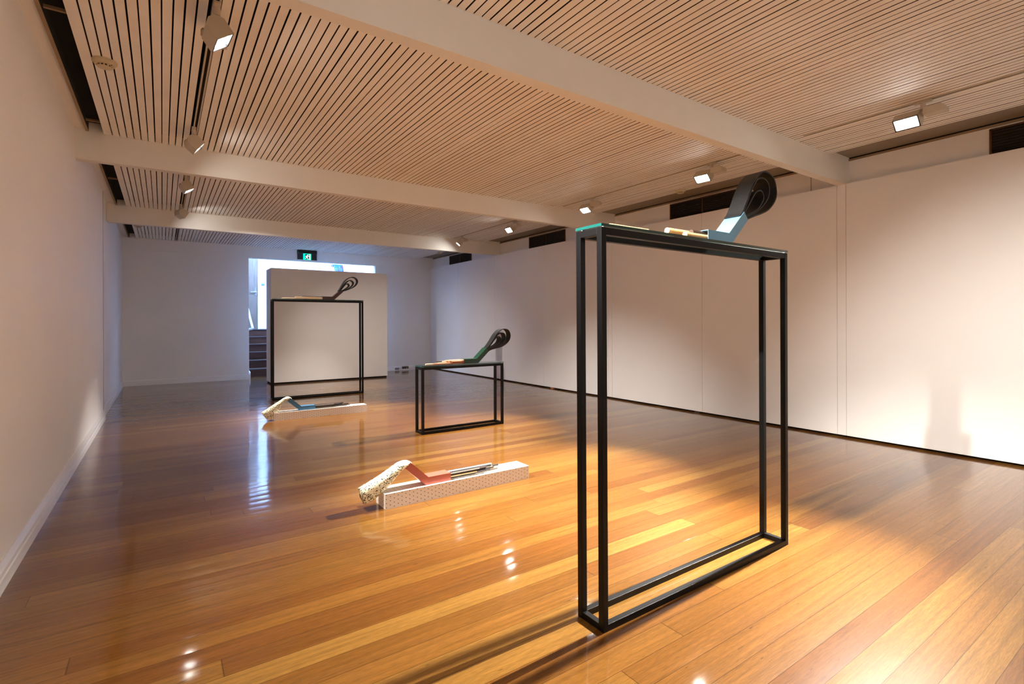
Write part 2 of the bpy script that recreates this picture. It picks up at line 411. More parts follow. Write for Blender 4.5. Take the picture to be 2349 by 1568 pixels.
# right wall: raised white panels over a black gap, posts under the beams, upper wall set back
bm = B()
posts = [(y, y+BW) for y in BEAMS]
joints = []
ys = [YF]+[v for p in posts for v in p]+[YB]
mids = {-0.864+BW: .69, 2.251: 3.729, 5.288: 6.804, 8.325: 9.85, -3.9+BW: -2.35}
def panel(y0, y1):
    box(bm, XR, XR+.018, y0+.0016, y1-.0016, .022, ZS)
for a, b in zip(ys, ys[1:]):
    if b-a < .2:
        if b-a > .05: panel(a, b)
        continue
    m_ = [v for k, v in mids.items() if abs(k-a) < .1]
    if m_ and a < m_[0] < b: panel(a, m_[0]); panel(m_[0], b)
    else: panel(a, b)
box(bm, XR+.0175, XR+.075, YF, YB, ZS-.012, ZS-.001)               # top ledge
box(bm, XR+.05, XR+.06, YF, YB, 0, ZS-.012, mi=1)                  # black void behind and below
box(bm, XU, XU+.05, YF, YB, ZS-.02, ZC+.022)                       # set-back upper wall
box(bm, XU-.004, XU+.05, YF, YB, ZC+.022, ZC+.04, mi=1)
box(bm, XR+.06, XU+.1, YF, YB, -.0, ZS-.01, mi=1)
struct('wall_right', bm, ['wall', 'black'], 'white panelled right wall standing over a black gap')
# seams in the set-back upper wall
for k, yy in enumerate((2.52, 5.62)):
    bm = B(); box(bm, XU-.0015, XU+.002, yy-.004, yy+.004, ZS, ZC+.02); struct('trim_%d' % (8+k), bm, 'soffit', 'vertical joint in the upper right wall')
bm = B(); box(bm, XU-.018, XU-.001, YF, YB, ZC+.004, ZC+.02); struct('trim_10', bm, 'ply', 'narrow moulding at the top of the upper right wall')
# small timber packers under the panels
for yy, lab in ((6.58, 'small brown timber packer under the right wall beside the mid panel joint'), (8.34, 'small dark timber packer under the right wall behind the low stand'), (3.80, 'small timber packer under the right wall seen through the tall near stand')):
    bm = B(); box(bm, XR-.006, XR+.03, yy-.035, yy+.035, 0, .021)
    tag(obj('timber_packer', bm, 'copper' if yy < 7 and yy > 5 else 'dark'), lab, 'packer', 'timber packers under the right wall')

# air grilles in the upper right wall
def grille(y0, y1, label):
    r = empty('air_grille', (XU, (y0+y1)/2, ZS)); tag(r, label, 'air vent', 'air grilles above the right wall')
    L = (y1-y0)/2; h0, h1 = -.012, .212
    bm = B(); box(bm, -.004, -.002, -L+.01, L-.01, h0, h1-.004); obj('backing', bm, 'black', r)
    bm = B()
    for a, b, c, d in ((-L, -L+.014, h0, h1), (L-.014, L, h0, h1), (-L, L, h1-.012, h1), (-L, L, h0, h0+.01)): box(bm, -.014, -.001, a, b, c, d)
    obj('frame', bm, 'brass', r)
    bm = B(); box(bm, -.015, -.001, -.009, .009, h0, h1); obj('mullion', bm, 'brass', r)
    for k in range(9):
        z = h0+.018+k*.0225
        bm = B(); M = Matrix.Translation((-.008, 0, z)) @ Matrix.Rotation(math.radians(-35), 4, 'Y'); box(bm, -.006, .006, -L+.012, L-.012, -.0008, .0008, M=M)
        o = obj('louvre', bm, 'brass', r)
    return r
grille(.215, 1.175, 'dark air grille at the top right, nearest the camera')
grille(3.285, 4.245, 'dark air grille behind the black loops of the tall near stand')
grille(6.315, 7.30, 'dark air grille left of the tall near stand, under the second beam')
grille(9.36, 10.35, 'small dark air grille farthest away, by the back corner')

# ------------------------------------------------------------------ lighting tracks
def track(x, y0, y1, label, w=.034):
    r = empty('lighting_track', (x, (y0+y1)/2, ZC)); tag(r, label, 'lighting track', 'ceiling lighting tracks')
    L = (y1-y0)/2
    bm = B()
    box(bm, -w/2, -w/2+.003, -L, L, -.004, .03); box(bm, w/2-.003, w/2, -L, L, -.004, .03); box(bm, -w/2, w/2, -L, L, .026, .03)
    box(bm, -w/2+.003, -w/2+.009, -L, L, -.004, .0); box(bm, w/2-.009, w/2-.003, -L, L, -.004, .0)
    
    if w > .04: box(bm, -w/2+.009, w/2-.009, -L, L, .002, .006)
    obj('rail', bm, 'lampbody', r)
    bm = B(); box(bm, -w/2+.003, w/2-.003, -L+.004, L-.004, .014, .026); obj('conductor_channel', bm, 'dark', r)
    return r
def bays_tracks():
    names = {0: 'behind', 1: 'nearest', 2: 'second', 3: 'third', 4: 'far'}
    left = {1: 'left lighting track in the bay before the front beam', 2: 'left lighting track between the front and second beams', 3: 'left lighting track between the second and third beams', 4: 'left lighting track in the darkest bay by the back wall', 0: 'left lighting track at the near end of the room'}
    right = {1: 'right lighting track in the nearest bay, ending at the front beam', 2: 'right lighting track between the front and second beams', 3: 'right lighting track between the second and third beams', 4: 'right lighting track in the bay by the back wall', 0: 'right lighting track at the near end of the room'}
    for i, (a, b) in enumerate(bays):
        if i == 0: continue
        track(.218, a+.004, b-.004, left[i])
        track(4.331, a+.03, b-.09 if i < 4 else b-.02, right[i], w=.05)
bays_tracks()

LIGHTS = []
def lamp(x, y, aim, label, power=120, size=62, blend=1.0, col=(1, .95, .89), zc=2.515, group='track spotlights'):
    r = empty('track_spotlight', (x, y, ZC)); tag(r, label, 'spotlight', group)
    hz = zc-ZC
    right = x > 2
    sy, by = (-.085, -.155) if right else (-.06, .095)
    d = Vector(aim)-Vector((x, y, zc)); d.normalize()
    bm = B(); box(bm, -.015, .015, sy-.05, sy+.05, -.016, -.0045); obj('adapter', bm, 'lampbody', r, bevel=.002)
    bm = B(); cyl(bm, (0, sy, -.016), (0, sy, -.052), .016); obj('stem', bm, 'lampbody', r)
    bm = B(); box(bm, -.014, .014, min(sy, by)-.01, max(sy, by)+.01, -.058, -.05); obj('arm', bm, 'lampbody', r)
    # driver box with a canted end
    bm = B(); pts = [(-.06, -.026), (.06, -.026), (.06, .004), (.036, .026), (-.06, .026)]
    if not right: pts = [(-a, b) for a, b in pts]
    Md = Matrix.Translation((0, by, -.084)) @ Matrix.Rotation(math.radians(0 if right else -22), 4, 'Z')
    A = [bm.verts.new(Md @ Vector((-.042, a*(-1 if right else 1), b))) for a, b in pts]; D = [bm.verts.new(Md @ Vector((.042, a*(-1 if right else 1), b))) for a, b in pts]
    fs = [bm.faces.new(A), bm.faces.new(D[::-1])]+[bm.faces.new((A[i], D[i], D[(i+1) % 5], A[(i+1) % 5])) for i in range(5)]
    bmesh.ops.recalc_face_normals(bm, faces=fs)
    obj('driver_box', bm, 'lampbody', r, bevel=.002)
    # head: local +X is the aim, Y is level
    xa = d; ya = Vector((0, 0, 1)).cross(xa).normalized(); za = xa.cross(ya)
    Mh = Matrix((xa, ya, za)).transposed().to_4x4(); Mh.translation = (0, 0, hz)
    w, h, l = .075, .046, .05
    bm = B()
    prof = [(-l, -h*.35), (-l*.45, -h), (l, -h), (l, h), (-l*.45, h), (-l, h*.35)]
    A = [bm.verts.new(Mh @ Vector((a, -w, b))) for a, b in prof]; D = [bm.verts.new(Mh @ Vector((a, w, b))) for a, b in prof]
    fs = [bm.faces.new((A[i], D[i], D[(i+1) % 6], A[(i+1) % 6])) for i in range(6) if i != 2]+[bm.faces.new(A), bm.faces.new(D[::-1])]
    bmesh.ops.recalc_face_normals(bm, faces=fs)
    head = obj('lamp_head', bm, 'lampbody', r)
    bm = B()
    t = .007
    wi, hi = w-.001, h-.001
    for a, b, c, e in ((-wi, wi, hi-t, hi), (-wi, wi, -hi, -hi+t), (-wi, -wi+t, -hi+t, hi-t), (wi-t, wi, -hi+t, hi-t)): box(bm, l-.03, l-.0004, a, b, c, e, M=Mh)
    obj('bezel', bm, 'lampblack', head)
    bm = B(); box(bm, l-.014, l-.012, -w+t, w-t, -h+t, h-t, M=Mh); obj('lens', bm, 'lens', head)
    bm = B(); cyl(bm, (0, 0, hz), (0, (sy+by)/2, -.07), .009, 12); obj('knuckle', bm, 'lampbody', r)
    ld = bpy.data.lights.new('spot', 'SPOT'); ld.energy = power; ld.spot_size = math.radians(size); ld.spot_blend = blend; ld.color = col; ld.shadow_soft_size = .02
    lo = bpy.data.objects.new('spot_beam', ld); C.objects.link(lo)
    lo.location = Vector((x, y, zc))+d*(l+.012); lo.rotation_euler = d.to_track_quat('-Z', 'Y').to_euler()
    LIGHTS.append(lo)
P0 = 760
LM = [
 # x, y, aim, power factor, size, label
 (.218, 2.86, (2.1, 3.0, .0), .85, 54, 'largest spotlight on the left track, top left of the view'),
 (.205, 4.72, (2.8, 5.0, .3), .72, 58, 'left-track spotlight just in front of the second beam'),
 (.205, 6.25, (1.7, 6.4, .0), .42, 54, 'left-track spotlight just past the second beam'),
 (.2, 7.80, (2.4, 8.6, 1.0), .26, 64, 'small left-track spotlight in front of the third beam'),
 (4.331, 1.37, (1.75, 1.35, .0), 2.7, 46, 'glaring spotlight on the right track nearest the camera'),
 (4.331, 3.01, (2.1, 2.8, .0), 2.3, 48, 'right-track spotlight left of the black loops of the near stand'),
 (4.331, 4.66, (2.5, 4.6, .0), 1.3, 46, 'bright spotlight above the left corner of the near stand'),
 (4.331, 6.33, (1.5, 6.3, .0), 1.3, 42, 'right-track spotlight just behind the second beam'),
 (4.331, 7.92, (2.4, 8.9, .0), .34, 46, 'small right-track spotlight in front of the third beam'),
 (.218, 1.32, (2.3, 1.37, .8), 1.15, 42, 'left-track spotlight above and left of the camera'),
 (.218, -.35, (4.9, .6, .35), .9, 48, 'left-track spotlight behind the camera'),
 (4.331, -.27, (2.6, .2, .0), .12, 42, 'right-track spotlight behind the camera'),
 (.218, -2.2, (1.8, -3.9, 1.0), .35, 80, 'added unseen left spotlight washing the near end wall'),  # unseen spot, added so the near end wall bounces neutral light
 (4.331, -2.2, (3.0, -3.9, 1.0), .35, 80, 'added unseen right spotlight washing the near end wall'),  # second added spot out of view, paired for the same wall bounce
]
for x, y, aim, pf, size, lab in LM:
    lamp(x, y, aim, lab, power=P0*pf, size=size)

# smoke detectors
def detector(x, y, label, r=.056):
    e = empty('smoke_detector', (x, y, ZC)); tag(e, label, 'smoke detector', 'smoke detectors')
    bm = B(); cyl(bm, (0, 0, 0), (0, 0, -.012), r*1.06, 32); cyl(bm, (0, 0, -.012), (0, 0, -.026), r, 32, r2=r*.86); obj('base', bm, 'plastic', e, bevel=.001)
    bm = B(); cyl(bm, (0, 0, -.026), (0, 0, -.036), r*.58, 28); obj('sensing_chamber', bm, 'darkplastic', e)
    bm = B()
    for k in range(12):
        a = k*math.pi/6; M = Matrix.Translation((math.cos(a)*r*.6, math.sin(a)*r*.6, -.031)) @ Matrix.Rotation(a, 4, 'Z'); box(bm, -.003, .003, -.004, .004, -.006, .006, M=M)
    cyl(bm, (0, 0, -.036), (0, 0, -.041), r*.66, 28, r2=r*.5); obj('cap', bm, 'plastic', e)
    bm = B(); cyl(bm, (r*.6, -r*.5, -.0245), (r*.6, -r*.5, -.028), .004, 10); obj('indicator', bm, 'darkplastic', e)
detector(-.272, 3.76, 'round smoke detector on the slats at the top left')
detector(4.93, 3.735, 'smoke detector at the right edge of the slats, between front and second beams')
detector(-.305, 9.73, 'tiny smoke detector at the far left end of the ceiling')
detector(4.926, 9.92, 'tiny smoke detector at the far right end of the ceiling')

# ------------------------------------------------------------------ display stands
def stand(x0, x1, y0, y1, h, label, skew=(0, 0)):
    cx, cy = (x0+x1)/2, (y0+y1)/2
    r = empty('display_stand', (cx, cy, 0)); tag(r, label, 'display stand', 'black steel display stands')
    a, b = (x1-x0)/2, (y1-y0)/2; t = .0245
    sx = lambda z: skew[0]*z/h
    for X in (-a, a-t):
        for Y in (-b, b-t):
            bm = B(); vs = box(bm, X, X+t, Y, Y+t, 0, h)
            for v in vs:
                k = skew[0] if X < 0 else skew[1]
                v.co.x += k*v.co.z/h
            obj('leg', bm, 'steel', r, bevel=.0012)
    for z0, z1, nm in ((0, t, 'bottom_rail'), (h-.027, h, 'top_rail')):
        k0 = 0 if z0 == 0 else skew[0]; k1 = 0 if z0 == 0 else skew[1]
        for Y in (-b, b-t):
            bm = B(); box(bm, -a+t+k0, a-t+k1, Y+.0004, Y+t-.0004, z0+.0004, z1-.0004); obj(nm, bm, 'steel', r, bevel=.0012)
        for X, k in ((-a, k0), (a-t, k1)):
            bm = B(); box(bm, X+k+.0004, X+t+k-.0004, -b+t, b-t, z0+.0004, z1-.0004); obj(nm, bm, 'steel', r, bevel=.0012)
    bm = B(); box(bm, -a-.001+skew[0], a+.001+skew[1], -b-.001, b+.001, h+.0025, h+.0125)
    for f_ in bm.faces:
        f_.normal_update()
        if abs(f_.normal.z) < .5: f_.material_index = 1
    obj('glass_top', bm, ['glass', 'glassedge'], r)
    for X in (-a+.014+skew[0], a-.014+skew[1]):
        for Y in (-b+.013, b-.013):
            bm = B(); cyl(bm, (X, Y, h), (X, Y, h+.0025), .0085, 16); obj('clear_pad', bm, 'pad', r)
    return r
stand(1.281, 2.545, 1.300, 1.434, 1.4375, 'tall black steel stand nearest the camera, topped with glass', skew=(-.004, .0))
stand(2.096, 3.055, 4.612, 4.775, .661, 'low black steel stand in the middle of the room', skew=(0, 0))
stand(1.287, 2.60, 7.90, 8.045, 1.442, 'tall black steel stand farthest away, before the free-standing wall')

# ------------------------------------------------------------------ sculptures
def bracket(parent, m, w, mir=1):
    """folded sheet-metal sleeve; local XZ profile, width w along Y"""
    L, h, A, a = .174, .0465, .180, math.radians(42.5)
    bb = (L, 0); el = (L+A*math.cos(a), A*math.sin(a)); eu = (el[0]-h*math.sin(a), el[1]+h*math.cos(a)); bt = (L-h*math.tan(a/2), h)
    P = [(0, 0), bb, el, eu, bt, (0, h)]; t = .0016
    P = [(x*mir, z) for x, z in P]
    bm = B()
    for y in (-w/2, w/2-t): prism(bm, P, y, y+t)
    def plate(p, q, s):
        d = Vector((q[0]-p[0], q[1]-p[1])).normalized(); n = Vector((-d.y, d.x))*t*s*mir
        prism(bm, [p, q, (q[0]+n.x, q[1]+n.y), (p[0]+n.x, p[1]+n.y)], -w/2+t, w/2-t)
    plate(P[0], P[1], 1); plate(P[1], P[2], 1); plate(P[5], P[4], -1); plate(P[4], P[3], -1)
    return obj('sleeve', bm, m, parent)

def straps(parent, loops, th, w, m='rubber'):
    for pts in loops:
        path = spline(pts, 7)
        bm = B(); ribbon(bm, path, th, -w/2, w/2)
        o = obj('strap', bm, m, parent, smooth=False)

def rod(parent, name, m, y, z, r, x0, x1, n=18):
    bm = B(); cyl(bm, (x0, y, z), (x1, y, z), r, n); return obj(name, bm, m, parent)

# near sculpture, pale blue sleeve on the tall near stand
zt = 1.4375+.0125
ox, oy, oz = 1.936, 1.3675, zt+.0004
s = empty('loop_sculpture', (ox, oy, oz)); tag(s, 'pale blue sleeve sculpture with black loops and dowels on the tall near stand', 'sculpture', 'strap and dowel sculptures')
w = .085; bracket(s, 'blue', w)
rel = lambda L: [(x-ox, z-oz) for x, z in L]
f = lambda L, k=1.0: [(1.3275/1.32*x-ox, (z-1.1)*1.3275/1.32+1.1-oz) for x, z in L]
outer = f([(2.200, 1.552), (2.222, 1.571), (2.296, 1.597), (2.352, 1.615), (2.412, 1.641), (2.47, 1.691), (2.485, 1.74), (2.465, 1.792), (2.425, 1.813), (2.369, 1.816), (2.319, 1.786), (2.281, 1.749), (2.249, 1.7), (2.223, 1.653), (2.189, 1.601), (2.170, 1.583)])
midl = f([(2.196, 1.560), (2.222, 1.582), (2.324, 1.627), (2.401, 1.688), (2.419, 1.742), (2.396, 1.775), (2.357, 1.783), (2.314, 1.769), (2.288, 1.742), (2.251, 1.690), (2.222, 1.638), (2.196, 1.599), (2.178, 1.580)])
inl = f([(2.192, 1.566), (2.219, 1.588), (2.313, 1.629), (2.358, 1.671), (2.368, 1.696), (2.357, 1.715), (2.335, 1.721), (2.297, 1.704), (2.262, 1.665), (2.230, 1.628), (2.204, 1.597), (2.184, 1.576)])
straps(s, [outer, midl, inl], .006, w-.004)
for nm, m, y, z, r, a, b in (('dowel', 'pine', -.0255, .0145, .012, 1.800, 1.99), ('dowel', 'walnut', -.006, .0325, .0122, 1.868, 2.0), ('dowel', 'pine', .020, .0315, .0132, 1.742, 1.98),
                             ('dowel', 'walnut', .004, .0095, .0075, 1.760, 1.97), ('dowel', 'copper', .026, .0085, .007, 1.79, 1.97), ('dowel', 'pine', -.0355, .0062, .0048, 1.352, 1.56)):
    rod(s, nm, m, y, z, r, a-ox, b-ox)

# mid sculpture, dark green sleeve on the low stand
ox, oy, oz = 2.582, 4.6815, .661+.0129
s = empty('loop_sculpture', (ox, oy, oz)); tag(s, 'dark green sleeve sculpture with black loops and copper rods on the low stand', 'sculpture', 'strap and dowel sculptures')
bracket(s, 'green', w)
k = 4.639/4.625
f = lambda L: [(k*x-ox, (z-1.1)*k+1.1-oz) for x, z in L]
outer = f([(2.868, .790), (2.898, .806), (2.959, .821), (3.022, .832), (3.085, .857), (3.138, .9), (3.158, .952), (3.144, 1.001), (3.107, 1.026), (3.043, 1.023), (2.98, .973), (2.929, .904), (2.888, .854), (2.853, .822), (2.832, .806)])
midl = f([(2.864, .796), (2.898, .814), (2.97, .834), (3.043, .867), (3.08, .901), (3.094, .945), (3.075, .98), (3.033, .985), (2.98, .956), (2.929, .896), (2.880, .842), (2.840, .802)])
inl = f([(2.858, .800), (2.898, .822), (2.959, .845), (3.011, .876), (3.032, .915), (3.022, .942), (2.996, .947), (2.954, .917), (2.908, .866), (2.876, .832), (2.846, .798)])
straps(s, [outer, midl, inl], .007, w-.004)
for m, y, z, r, a in (('copper', -.030, .0105, .0075, 2.235), ('cream', -.012, .0105, .0065, 2.16), ('copper', .008, .0115, .0085, 2.30), ('copper', .030, .010, .007, 2.36),
                      ('copper', -.031, .0255, .0065, 2.44), ('cream', -.016, .0285, .0065, 2.415), ('copper', .000, .0285, .0075, 2.40), ('cream', .018, .026, .006, 2.36), ('walnut', .031, .029, .006, 2.30), ('cream', -.026, .0385, .005, 2.365), ('copper', .006, .0405, .004, 2.42)):
    rod(s, 'dowel', m, y, z, r, a-ox, 2.68-ox)

# far sculpture, aubergine sleeve
ox, oy, oz = 1.988, 7.9725, 1.442+.0129
s = empty('loop_sculpture', (ox, oy, oz)); tag(s, 'aubergine sleeve sculpture with open black loops on the farthest tall stand', 'sculpture', 'strap and dowel sculptures')
bracket(s, 'brown', w)
k = 7.93/7.97
f = lambda L: [(k*x-ox+.008, (z-1.1)*k+1.1-oz-.003) for x, z in L]
outer = f([(2.262, 1.572), (2.295, 1.592), (2.365, 1.616), (2.456, 1.659), (2.507, 1.702), (2.528, 1.754), (2.507, 1.799), (2.456, 1.819), (2.396, 1.804), (2.335, 1.756), (2.295, 1.694), (2.256, 1.622), (2.235, 1.595)])
midl = f([(2.260, 1.580), (2.3, 1.598), (2.355, 1.623), (2.415, 1.658), (2.456, 1.7), (2.461, 1.741), (2.416, 1.769), (2.365, 1.742), (2.315, 1.679), (2.268, 1.616), (2.244, 1.589)])
inl = f([(2.256, 1.584), (2.295, 1.604), (2.355, 1.641), (2.397, 1.683), (2.375, 1.715), (2.335, 1.695), (2.295, 1.649), (2.270, 1.614), (2.250, 1.590)])
straps(s, [outer, midl, inl], .009, w-.004)
for m, y, z, r, a in (('cream', -.030, .0105, .0075, 1.62), ('cream', -.010, .0105, .007, 1.43), ('copper', .012, .0115, .008, 1.80), ('walnut', .031, .0105, .007, 1.60),
                      ('cream', -.028, .027, .0075, 1.60), ('walnut', -.008, .0285, .0085, 1.64), ('cream', .010, .029, .0085, 1.83), ('walnut', .029, .0285, .0085, 1.81), ('blackrod', -.02, .0405, .004, 1.7)):
    rod(s, 'dowel', m, y, z, r, a-ox, 2.09-ox)

# floor sculptures on perforated plinths
def plinth(x0, y0, L, D, H, label):
    p = empty('plinth', (x0+L/2, y0+D/2, 0)); tag(p, label, 'plinth', 'perforated white plinths')
    bm = B(); box(bm, -L/2, L/2, -D/2, D/2, 0, H-.0015); obj('perforated_box', bm, 'peg', p)
    bm = B(); e = .004
    for a, b, c, d in ((-L/2-.0006, L/2+.0006, -D/2-.0006, -D/2+e), (-L/2-.0006, L/2+.0006, D/2-e, D/2+.0006), (-L/2-.0006, -L/2+e, -D/2+e, D/2-e), (L/2-e, L/2+.0006, -D/2+e, D/2-e)): box(bm, a, b, c, d, H-.004, H)
    for X in (-L/2-.0006, L/2-e):
        box(bm, X, X+e+.0006, -D/2-.0006, -D/2+e, 0, H-.004); box(bm, X, X+e+.0006, D/2-e, D/2+.0006, 0, H-.004)
    obj('edge_trim', bm, 'whiterod', p)
    return p

def foam(parent, up, lo, y0, y1, x_off, z_off, seed):
    """solid drooping slab between an upper and a lower profile, ragged at the free end"""
    rnd = random.Random(seed)
    n = 30
    def resample(L):
        P = spline(L, 12); d = [0]
        for a, b in zip(P, P[1:]): d.append(d[-1]+(b-a).length)
        out = []
        for i in range(n+1):
            t = d[-1]*i/n; j = max(0, min(len(P)-2, next((q for q in range(len(d)-1) if d[q+1] >= t), len(P)-2)))
            s = (t-d[j])/max(1e-9, d[j+1]-d[j]); out.append(P[j].lerp(P[j+1], s))
        return out
    Up, Lo = resample(up), resample(lo)
    NW, NT = 10, 8
    bm = B(); rings = []
    for i in range(n+1):
        ring = []
        u, l = Up[i], Lo[i]
        t = i/n
        hw = (y1-y0)/2*(1+.06*math.sin(t*3)); yc = (y0+y1)/2
        seq = [(a/NW, 0) for a in range(NW)]+[(1, b/NT) for b in range(NT)]+[(1-a/NW, 1) for a in range(NW)]+[(0, 1-b/NT) for b in range(NT)]
        for (sy, st) in seq:
            st2 = .5+(st-.5)*(1-.16*(2*sy-1)**6); p = u.lerp(l, st2); jz = rnd.uniform(-.0016, .0016)
            rag = 0
            dd = (Up[min(i+1, n)]-Up[max(i-1, 0)]).normalized()
            if i == n: rag = .004*math.sin(len(ring)*.9)+rnd.uniform(-.0015, .0015)
            if i == n-1: rag = 0
            ry = 1-.07*(2*st-1)**2-.13*(2*st-1)**8
            ring.append(bm.verts.new((p.x+dd.x*rag+jz-x_off, yc+(sy*2-1)*hw*ry+rnd.uniform(-.0014, .0014), p.y+dd.y*rag+jz-z_off)))
        rings.append(ring)
    K = len(rings[0]); fs = []
    for a, b in zip(rings, rings[1:]):
        for q in range(K): fs.append(bm.faces.new((a[q], a[(q+1) % K], b[(q+1) % K], b[q])))
    fs.append(bm.faces.new(rings[0][::-1])); fs.append(bm.faces.new(rings[-1]))
    bmesh.ops.recalc_face_normals(bm, faces=fs)
    return obj('foam_strip', bm, 'foam', parent, smooth=True)

def floor_piece(px0, py0, D, H, bx, m, up, lo, rods, lab_p, lab_s, seed):
    plinth(px0, py0, 1.048, D, H, lab_p)
    yc = py0+.022+.0425; oz = H+.0004; ox = bx
    s = empty('foam_sculpture', (ox, yc, oz)); tag(s, lab_s, 'sculpture', 'foam and dowel sculptures')
    bracket(s, m, w, mir=-1)
    ff = foam(s, up, lo, -.041, .041, ox, oz, seed)
    for mm, y, z, r, x in rods: rod(s, 'dowel', mm, y, z, r, ox-.10-ox, x-ox, 14)
    return s
RODS = [('walnut', .033, .036, .006, 1.80), ('whiterod', .017, .036, .0065, 1.865), ('blackrod', -.002, .035, .0075, 1.85), ('walnut', -.021, .035, .006, 1.80), ('greyrod', -.034, .038, .004, 1.74),
        ('blackrod', .031, .018, .0065, 1.93), ('pine', .014, .019, .006, 1.87), ('walnut', -.003, .018, .0065, 1.87), ('blackrod', -.019, .02, .006, 1.83), ('pine', -.033, .021, .005, 1.72),
        ('whiterod', .034, .006, .0035, 2.03), ('pine', .014, .0065, .004, 1.97), ('walnut', -.01, .006, .0038, 1.90), ('greyrod', -.032, .0055, .0035, 1.86)]
up = [(1.262, .236), (1.253, .246), (1.226, .249), (1.199, .245), (1.167, .232), (1.11, .202), (1.044, .171), (.948, .132)]
lo = [(1.268, .216), (1.250, .219), (1.222, .214), (1.196, .200), (1.158, .164), (1.118, .122), (1.072, .092), (1.024, .057), (.970, .040)]
floor_piece(1.078, 2.893, .15, .090, 1.523, 'red', up, lo, RODS, 'perforated white plinth on the floor nearest the camera', 'terracotta sleeve sculpture with speckled foam and rods on the near plinth', 3)
dx, dy = -.043, 3.335
up2 = [(1.219, .240), (1.202, .250), (1.173, .253), (1.140, .237), (1.059, .187), (.984, .143), (.911, .099)]
lo2 = [(1.226, .216), (1.205, .220), (1.17, .210), (1.125, .185), (1.100, .133), (1.081, .095), (1.032, .050), (.965, .022)]
R2 = [('walnut' if m in ('pine', 'whiterod') else m, y, z, r, min(x+dx, 1.90)) for m, y, z, r, x in RODS]
floor_piece(1.036, 6.222, .13, .090, 1.480, 'teal', up2, lo2, R2, 'perforated white plinth on the floor, before the farthest tall stand', 'petrol blue sleeve sculpture with speckled foam on the far plinth', 8)

# ------------------------------------------------------------------ free-standing wall before the opening
p = empty('freestanding_wall', (2.68, 10.19, 0)); tag(p, 'thick free-standing white wall before the lit stair opening', 'partition')
bm = B(); box(bm, -1.078, 1.082, -.247, .247, .03, 2.093); obj('body', bm, 'wall', p, bevel=.002)
bm = B(); box(bm, -1.062, 1.066, -.232, .232, 0, .03); obj('recessed_base', bm, 'black', p)

# exit sign above the opening
s = empty('exit_sign', (2.491, YB, 2.417)); tag(s, 'black emergency exit sign with green running figure over the stair opening', 'exit sign')
bm = B(); box(bm, -.19, .19, -.075, -.001, .128, .196); obj('housing', bm, 'signblack', s, bevel=.003)
bm = B(); box(bm, -.19, -.178, -.055, -.03, .0, .128); box(bm, .178, .19, -.055, -.03, .0, .128); obj('side_frame', bm, 'signblack', s)
bm = B(); box(bm, -.178, .178, -.046, -.038, .0, .128); obj('diffuser', bm, 'smoke', s)
bm = B(); box(bm, -.078, .078, -.0485, -.046, -.001, .128); pg = obj('pictogram', bm, 'signgreen', s)
bm = B(); box(bm, -.044, .040, -.0495, -.0486, .012, .116); obj('doorway', bm, 'signdark', pg)
bm = B(); box(bm, .040, .058, -.0497, -.0487, .006, .120)
cyl(bm, (.014, -.0505, .101), (.014, -.0496, .101), .0105, 16)
def limb(a, b, t0, t1):
    A_, B_ = Vector(a), Vector(b); d = (B_-A_).normalized(); n = Vector((-d.y, d.x))
    pts = [A_+n*t0, B_+n*t1, B_-n*t1, A_-n*t0]; prism(bm, [(q.x, q.y) for q in pts], -.0505, -.0497)
limb((.004, .088), (-.008, .058), .012, .010)
limb((.006, .086), (-.026, .080), .005, .005); limb((-.026, .080), (-.036, .064), .005, .004)
limb((.008, .084), (.030, .070), .005, .005); limb((.030, .070), (.042, .072), .005, .004)
limb((-.006, .060), (.012, .034), .007, .006); limb((.012, .034), (.020, .006), .006, .005)
limb((-.010, .058), (-.018, .036), .007, .006); limb((-.018, .036), (-.042, .032), .006, .005)
obj('running_figure', bm, 'signwhite', pg)
bm = B(); cyl(bm, (-.182, -.0765, .146), (-.182, -.0745, .146), .004, 10); obj('indicator', bm, 'signgreen', s)

# wall outlet with plugs, right of the free-standing wall
s = empty('power_outlet', (4.66, YB-.016, .03)); tag(s, 'grey power outlet with plugs on the skirting near the back right corner', 'power outlet')
bm = B(); box(bm, -.08, .08, -.010, 0, 0, .062); obj('plate', bm, 'outlet', s, bevel=.002)
for k, (X, m) in enumerate(((-.055, 'dark'), (-.005, 'dark'), (.06, 'yellow'))):
    bm = B(); box(bm, X-.014, X+.014, -.038, -.010, .008, .045); obj('plug', bm, m, s, bevel=.004)
s = empty('cable_socket', (4.46, YB-.016, .012)); tag(s, 'small dark socket box on the skirting just right of the free-standing wall', 'power outlet')
bm = B(); box(bm, -.05, .05, -.012, 0, .004, .05); obj('plate', bm, 'outlet', s, bevel=.002)

# ------------------------------------------------------------------ stair hall beyond
Y1 = YB+T; YH = 13.92; RISE = .16; TR = .28; ZL = RISE*6
bm = B()
for kx in range(6):
    y0 = 11.65+TR*kx
    box(bm, 1.44, 4.2, y0, 13.2 if kx == 5 else y0+TR+.02, -.1 if kx == 0 else RISE*kx-.02, RISE*(kx+1))
box(bm, 1.44, 4.2, 11.65+TR*5+.03, YH, ZL-.1, ZL-.0005)
st = struct('trim_11', bm, 'stairwood', 'dark timber stair flight behind the free-standing wall')
for kx in range(6):
    y0 = 11.65+TR*kx
    bm = B(); box(bm, 1.441, 4.199, y0-.012, y0+.03, RISE*(kx+1)-.012, RISE*(kx+1)+.0015); obj('nosing', bm, 'nosing', st)
bm = B(); box(bm, .2, 1.44, 13.0, YH, ZL-.1, ZL); box(bm, 4.2, 6.2, 13.0, YH, ZL-.1, ZL); struct('trim_12', bm, 'stairwood', 'landing floor beyond the stair')
bm = B()
box(bm, 1.33, 1.42, Y1, 13.0, 0, ZL+.0); struct('trim_13', bm, 'hallwhite', 'low white wall at the left side of the stair')
